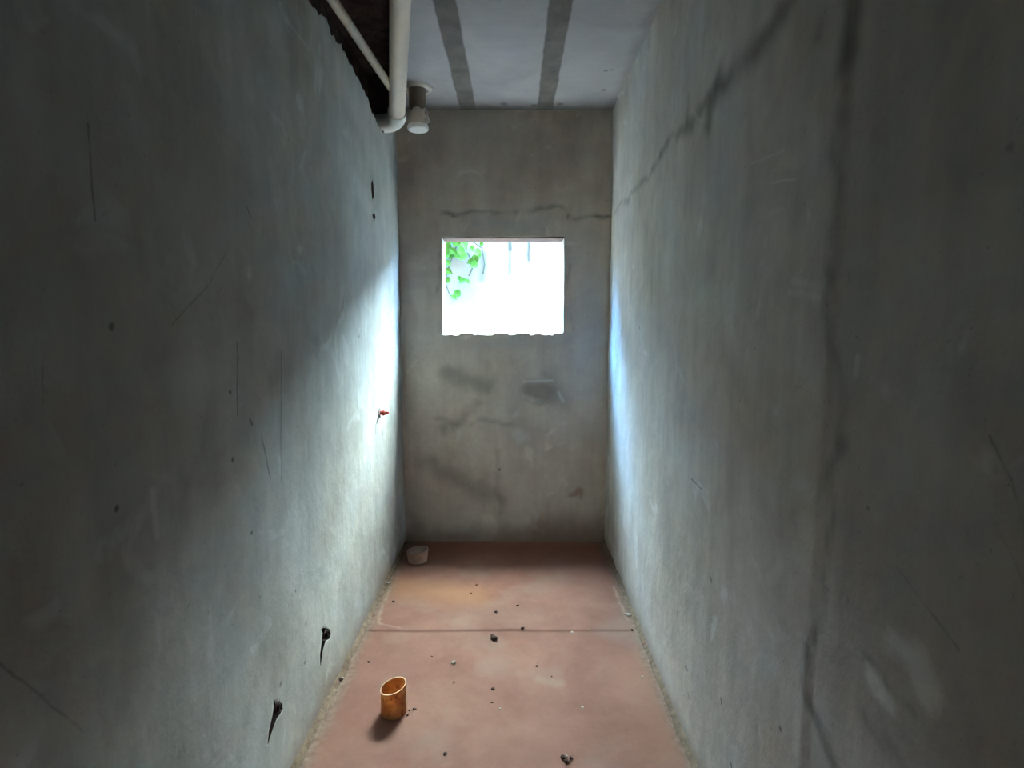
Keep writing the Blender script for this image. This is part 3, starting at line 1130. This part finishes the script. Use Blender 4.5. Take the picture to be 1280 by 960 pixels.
# sawn rim
bm = bmesh.new()
seg = 56
rings = []
for r, dz in ((0.0412, -0.0005), (0.0449, -0.0005), (0.0451, 0.0018), (0.0410, 0.0018)):
    rings.append([bm.verts.new((r * math.cos(2 * math.pi * k / seg), r * math.sin(2 * math.pi * k / seg),
                                0.094 + dz + r * math.cos(2 * math.pi * k / seg) * 0.22 + r * math.sin(2 * math.pi * k / seg) * 0.06)) for k in range(seg)])
for i in range(4):
    a, b = rings[i], rings[(i + 1) % 4]
    for k in range(seg):
        bm.faces.new((a[k], a[(k + 1) % seg], b[(k + 1) % seg], b[k]))
autosmooth(link_mesh('sawn_rim', bm, m_amber_rim, oc), 30)

pd = on_floor(522, 700, 0.008)
m_dusty = simple('dust_covered_pvc', (0.52, 0.38, 0.32), 0.7, 0.15, 20, 0.2, 0.001, 0.3, dirt=(0.25, 0.13, 0.10))
ds = thing('drain_stub', pd, 'dusty whitish drain pipe stub rising from the shaded floor in the corner below the window', 'pipe stub')
autosmooth(link_mesh('stub_tube', cut_tube(0.062, 0.057, 0.060, 0.10, 0.0, 0.86, z0=-0.01), m_dusty, ds), 30)
link_mesh('silt_fill', lathe([(0, -0.005), (0.052, -0.005), (0.052, 0.010), (0.03, 0.014), (0, 0.012)], 32), m_brick, ds)

# ------------------------------------------------------------------ crumbs on the floor
m_c_dark = simple('dark_clod', (0.075, 0.045, 0.035), 0.95, 0.35, 60, 0.4, 0.002, 0.1)
m_c_pale = simple('pale_mortar_crumb', (0.52, 0.44, 0.37), 0.95, 0.25, 60, 0.4, 0.002, 0.1)
m_c_red = simple('red_clay_crumb', (0.25, 0.11, 0.075), 0.95, 0.3, 60, 0.4, 0.002, 0.1)
crumbs = [
    (617, 798, 9.0, 0, 'lump', 'largest dark clod on the floor, just in front of the screed joint'),
    (567, 830, 6.0, 1, 'crumb', 'pale crumb alone on the floor left of centre, in front of the screed joint'),
    (785, 769, 9.0, 1, 'chip', 'long pale mortar chip beside the foot of the right wall, behind the screed joint'),
    (653, 788, 5.0, 0, 'crumb', 'dark crumb lying right on the screed joint'),
    (620, 768, 4.5, 0, 'crumb', 'dark crumb on the rear screed straight behind the largest clod'),
    (647, 759, 3.2, 0, 'crumb', 'tiny dark crumb on the rear screed right of centre'),
    (492, 754, 4.0, 0, 'crumb', 'dark crumb on the rear screed close to the left wall'),
    (596, 733, 3.0, 2, 'crumb', 'tiny reddish crumb farthest back on the lit floor'),
    (589, 744, 2.8, 2, 'crumb', 'tiny reddish crumb just in front of the farthest one on the rear screed'),
    (616, 862, 4.2, 0, 'crumb', 'dark crumb in the middle of the front floor, the farther of a pair in line'),
    (615, 879, 3.4, 0, 'crumb', 'dark crumb in the middle of the front floor, the nearer of a pair in line'),
    (567, 853, 3.0, 2, 'crumb', 'small reddish crumb on the floor right of the amber pipe offcut'),
    (556, 943, 4.4, 0, 'crumb', 'dark crumb at the front edge of the floor, left of centre'),
    (704, 948, 6.0, 0, 'clod', 'left dark clod of the little cluster at the front edge of the floor'),
    (709, 953, 6.0, 0, 'clod', 'nearest dark clod of the little cluster at the front edge of the floor'),
    (713.5, 949, 5.0, 0, 'clod', 'right dark clod of the little cluster at the front edge of the floor'),
    (708, 946.5, 4.0, 1, 'crumb', 'pale crumb at the back of the dark cluster at the front edge of the floor'),
    (426, 851, 6.0, 0, 'clod', 'dark clod beside the foot of the left wall, left of the amber pipe offcut'),
    (428, 848, 4.0, 1, 'crumb', 'pale crumb touching the dark clod beside the left wall'),
    (417, 864, 7.0, 1, 'chip', 'flat pale chip beside the foot of the left wall, nearer than the dark clod'),
    (404, 873, 6.0, 1, 'crumb', 'pale mortar crumb tight against the foot of the left wall'),
    (461, 828, 3.6, 0, 'crumb', 'small dark crumb on the floor behind the amber pipe offcut'),
    (452, 797, 3.6, 2, 'crumb', 'reddish crumb near the left end of the screed joint'),
    (518, 887, 4.2, 0, 'crumb', 'farthest dark crumb right beside the amber pipe offcut'),
    (511.5, 888.5, 3.0, 0, 'crumb', 'middle dark crumb right beside the amber pipe offcut'),
    (509.5, 894.5, 3.4, 0, 'crumb', 'nearest dark crumb right beside the amber pipe offcut'),
    (671, 833, 3.2, 0, 'crumb', 'tiny dark crumb on the floor right of centre, in front of the screed joint'),
    (690, 846, 3.2, 2, 'crumb', 'small reddish crumb on the floor at the right of the centre'),
    (728, 885, 3.4, 1, 'crumb', 'tiny whitish crumb on the right half of the front floor'),
    (625, 886.5, 2.6, 1, 'crumb', 'tiny pale crumb beside the nearer dark crumb in the middle of the front floor'),
    (803, 847, 3.6, 1, 'crumb', 'tiny whitish crumb on the front floor near the right wall'),
    (806, 806, 5.0, 2, 'clod', 'reddish clod against the foot of the right wall, in front of the screed joint'),
    (808, 802, 4.0, 0, 'crumb', 'dark crumb against the foot of the right wall, behind the reddish clod'),
    (790, 789, 4.0, 0, 'crumb', 'dark crumb at the right end of the screed joint'),
    (540, 821, 2.6, 2, 'crumb', 'tiny reddish crumb on the floor left of the pale lone crumb'),
    (486, 731, 5.0, 1, 'crumb', 'pale crumb on the rear screed at the foot of the left wall'),
    (672, 827.5, 2.4, 2, 'crumb', 'tiny reddish speck behind the tiny dark crumb right of centre'),
    (715, 791, 3.4, 1, 'crumb', 'small pale crumb on the right half of the screed joint'),
]
for i, (px, py, s, mi, nm, lab) in enumerate(crumbs):
    p = on_floor(px, py)
    zc_ = p.y * cp + CAMZ * sp
    r = s * 0.5 * zc_ / F
    bmc = blob_bm(r, i * 1.37 + 0.4, (1.0, 0.9, 0.55) if nm != 'chip' else (1.1, 0.6, 0.35), 3 if s > 4 else 2, 0.55)
    o = link_mesh({'lump': 'mortar_lump', 'crumb': 'mortar_crumb', 'chip': 'mortar_chip', 'clod': 'soil_clod'}[nm], bmc, (m_c_dark, m_c_pale, m_c_red)[mi])
    zf = floor_shape(Vector((p.x, p.y, 0))) + noise.noise(Vector((p.x, p.y, 0)) * 3) * 0.002
    zmin = min(v.co.z for v in o.data.vertices)
    o.location = (p.x, p.y, zf - zmin - r * 0.08)
    o.rotation_euler = (0, 0, random.uniform(0, 6.28) if nm != 'chip' else 0.15)
    tag(o, lab, 'debris', 'loose crumbs and clods scattered on the floor')

# ------------------------------------------------------------------ outside
NY = 5.15


def box(name, x0, x1, y0, y1, z0, z1, mat):
    bm = bmesh.new()
    bmesh.ops.create_cube(bm, size=1)
    bmesh.ops.scale(bm, vec=(x1 - x0, y1 - y0, z1 - z0), verts=bm.verts)
    bmesh.ops.translate(bm, vec=((x0 + x1) / 2, (y0 + y1) / 2, (z0 + z1) / 2), verts=bm.verts)
    return link_mesh(name, bm, mat, smooth=False)


def yard_wall_material():
    M = NT('whitewashed_yard_wall')
    c = M.ramp(M.noise(3, 5, 0.6).outputs[0], [(0.3, (0.120, 0.088, 0.058)), (0.7, (0.142, 0.108, 0.075))])
    w = warp(M, 0.03, 9)
    for pp, wd, s, k, cc in (
            ([(637, 296), (638, 312)], 0.018, 0.012, 0.9, (0.030, 0.022, 0.014)),
            ([(638, 312), (637, 330), (637, 342)], 0.012, 0.012, 0.8, (0.04, 0.03, 0.02)),
            ([(661, 296), (661, 325)], 0.016, 0.014, 0.9, (0.032, 0.024, 0.015)),
            ([(604, 318), (605, 335), (602, 348)], 0.03, 0.03, 0.6, (0.03, 0.024, 0.016)),
            ([(570, 335), (590, 360)], 0.14, 0.12, 0.35, (0.05, 0.045, 0.03))):
        c = M.mix(stroke(M, w, [on_back(*p, y=NY) for p in pp], wd, s, k), c, cc)
    M.L(c, M.bsdf.inputs['Base Color'])
    M.bsdf.inputs['Roughness'].default_value = 0.95
    M.bsdf.inputs['Specular IOR Level'].default_value = 0.05
    M.L(M.bump(M.noise(30, 4, 0.6).outputs[0], 0.4, 0.006), M.bsdf.inputs['Normal'])
    return M.mat


m_yard = yard_wall_material()
m_ground = simple('bare_red_earth', (0.12, 0.085, 0.06), 0.95, 0.2, 4, 0.5, 0.02, 0.1)
yw = structure(box('wall_yard', -7, 7, NY, NY + 0.15, -0.2, 2.42, m_yard))
hi = structure(box('wall_neighbour', -3.4, -1.0, NY + 0.16, NY + 0.5, -0.2, 3.3, m_yard))
structure(box('ground', -7, 7, D + TH + 0.001, NY + 3, -0.3, -0.08, m_ground))

# climbing plant on the yard wall
m_leaf = NT('vine_leaf')
c = m_leaf.ramp(m_leaf.noise(9, 3, 0.5).outputs[0], [(0.35, (0.022, 0.050, 0.006)), (0.65, (0.045, 0.095, 0.014))])
m_leaf.L(c, m_leaf.bsdf.inputs['Base Color'])
m_leaf.bsdf.inputs['Roughness'].default_value = 0.85
m_leaf.bsdf.inputs['Specular IOR Level'].default_value = 0.05
m_leaf = m_leaf.mat
m_stem = simple('vine_stem', (0.035, 0.028, 0.012), 0.8, 0.2, 20, 0.2, 0.002, 0.2)
v0 = on_back(556, 300, y=NY - 0.03)
vine = thing('climbing_vine', (v0.x, NY, -0.08), 'green leafy vine climbing the sunlit white yard wall seen through the window', 'plant')


def vrel(o):
    o.matrix_parent_inverse = Matrix.Translation(vine.location).inverted()
    return o


def V(px, py, off=0.03):
    return on_back(px, py, y=NY - off)


stems = [
    [V(520, 760, .02), V(530, 600, .03), V(540, 450, .03), V(548, 390, .03), V(556, 350, .03), V(566, 320, .04), V(574, 300, .05), V(572, 270, .04)],
    [V(556, 350, .03), V(562, 368, .04), V(570, 374, .05)],
    [V(566, 320, .04), V(585, 316, .05), V(592, 330, .05), V(586, 345, .05)],
    [V(574, 300, .05), V(590, 301, .06), V(603, 310, .05), V(606, 330, .04), V(604, 342, .03)],
    [V(548, 390, .03), V(540, 350, .03), V(545, 300, .04)],
]
for s in stems:
    pts_ = []
    for a, b in zip(s[:-1], s[1:]):
        for k in range(4):
            q = a.lerp(b, k / 4)
            q.x += 0.006 * noise.noise(q * 8)
            pts_.append(q)
    pts_.append(s[-1])
    vrel(link_mesh('stem', tube(pts_, 0.006, 8), m_stem, vine))

rl = random.Random(3)
leaf_spots = [(560, 308, 1.1), (571, 303, 1.3), (580, 306, 1.2), (576, 314, 1.1), (559, 318, 1.0), (566, 314, 1.0), (573, 318, 1.3),
              (580, 321, 1.1), (564, 320, 0.9), (590, 311, 0.8), (597, 315, 0.9), (594, 324, 1.1), (599, 320, 0.7),
              (588, 327, 0.8), (593, 331, 1.0), (560, 329, 0.9), (561, 339, 1.0), (559, 350, 0.9), (571, 367, 1.1), (567, 372, 0.8),
              (578, 351, 0.9), (584, 352, 0.7), (574, 348, 0.6), (564, 300, 1.2), (556, 312, 1.2), (553, 325, 1.1), (550, 340, 1.0),
              (548, 360, 1.1), (545, 310, 1.2), (540, 330, 1.1), (538, 350, 1.0), (545, 380, 1.0), (602, 305, 0.6), (540, 400, 1.0),
              (548, 295, 1.2), (560, 288, 1.2), (575, 285, 1.2), (585, 293, 1.1), (570, 275, 1.2), (555, 278, 1.1)]
bm = bmesh.new()
for px, py, s in leaf_spots:
    c0 = V(px, py, rl.uniform(0.05, 0.11))
    w = 0.036 * s
    outl = [(0, -1.1), (0.45, -0.9), (0.95, -0.2), (0.75, 0.45), (0.3, 0.75), (0, 1.35), (-0.3, 0.75), (-0.75, 0.45), (-0.95, -0.2), (-0.45, -0.9)]
    rot = Matrix.Rotation(rl.uniform(-1.1, 1.1) + math.pi, 4, 'Y') @ Matrix.Rotation(rl.uniform(-0.7, 0.2), 4, 'X') @ Matrix.Rotation(rl.uniform(-0.5, 0.5), 4, 'Z')
    for sgn in (0, 1):
        ctr_ = bm.verts.new(c0 + rot @ Vector((0, 0.004 + 0.0012 * sgn, 0)))
        vs = [bm.verts.new(c0 + rot @ Vector((x * w, -0.010 * abs(x) + 0.0012 * sgn, z * w))) for x, z in outl]
        for k in range(len(vs)):
            tri = (ctr_, vs[k], vs[(k + 1) % len(vs)])
            bm.faces.new(tri if sgn else tri[::-1])
vl = link_mesh('foliage', bm, m_leaf, vine, smooth=False)
vrel(vl)

# ------------------------------------------------------------------ light
sun = bpy.data.lights.new('sun', 'SUN')
sun.energy = 3.0
sun.angle = math.radians(1.5)
sun.color = (1.0, 0.95, 0.86)
so = bpy.data.objects.new('sun', sun)
C.objects.link(so)
so.rotation_euler = Vector((0.9, -0.12, 1.0)).to_track_quat('Z', 'Y').to_euler()

w = bpy.data.worlds.new('sky')
sc.world = w
w.use_nodes = True
nt = w.node_tree
nt.nodes.clear()
out = nt.nodes.new('ShaderNodeOutputWorld')
bg = nt.nodes.new('ShaderNodeBackground')
tc = nt.nodes.new('ShaderNodeTexCoord')
# open sky: hazy bright part high over the yard, clear blue away from it, dull behind the house
SKY_DIR = Vector((0.25, 0.60, 0.76)).normalized()
dp = nt.nodes.new('ShaderNodeVectorMath')
dp.operation = 'DOT_PRODUCT'
dp.inputs[1].default_value = SKY_DIR
nt.links.new(tc.outputs['Generated'], dp.inputs[0])
cr = nt.nodes.new('ShaderNodeValToRGB')
nt.links.new(dp.outputs['Value'], cr.inputs[0])
el = cr.color_ramp.elements
while len(el) < 6:
    el.new(0.5)
for e, (p, c) in zip(el, [(0.0, (0.01, 0.03, 0.06)), (0.12, (0.07, 0.25, 0.55)), (0.50, (0.11, 0.38, 0.85)), (0.70, (0.24, 0.45, 0.72)),
                          (0.84, (0.50, 0.75, 0.90)), (0.95, (0.76, 0.96, 1.0))]):
    e.position = p
    e.color = (*c, 1)
dp2 = nt.nodes.new('ShaderNodeVectorMath')
dp2.operation = 'DOT_PRODUCT'
dp2.inputs[1].default_value = Vector((0.0, 0.29, 0.957)).normalized()
nt.links.new(tc.outputs['Generated'], dp2.inputs[0])
cr2 = nt.nodes.new('ShaderNodeValToRGB')
nt.links.new(dp2.outputs['Value'], cr2.inputs[0])
cr2.color_ramp.elements[0].position = 0.955
cr2.color_ramp.elements[0].color = (0, 0, 0, 1)
cr2.color_ramp.elements[1].position = 0.985
cr2.color_ramp.elements[1].color = (1, 1, 1, 1)
ad = nt.nodes.new('ShaderNodeVectorMath')
ad.operation = 'MULTIPLY_ADD'
ad.inputs[1].default_value = (0.5, 0.58, 0.58)
nt.links.new(cr2.outputs[0], ad.inputs[0])
nt.links.new(cr.outputs[0], ad.inputs[2])
nt.links.new(ad.outputs[0], bg.inputs[0])
bg.inputs[1].default_value = 175.0
nt.links.new(bg.outputs[0], out.inputs[0])

sc.view_settings.view_transform = 'Standard'
sc.view_settings.look = 'None'
sc.view_settings.gamma = 1.0
sc.view_settings.exposure = 0.14
sc.view_settings.use_curve_mapping = False
sc.cycles.use_denoising = True
sc.cycles.max_bounces = 10
sc.cycles.diffuse_bounces = 8
sc.cycles.sample_clamp_indirect = 0
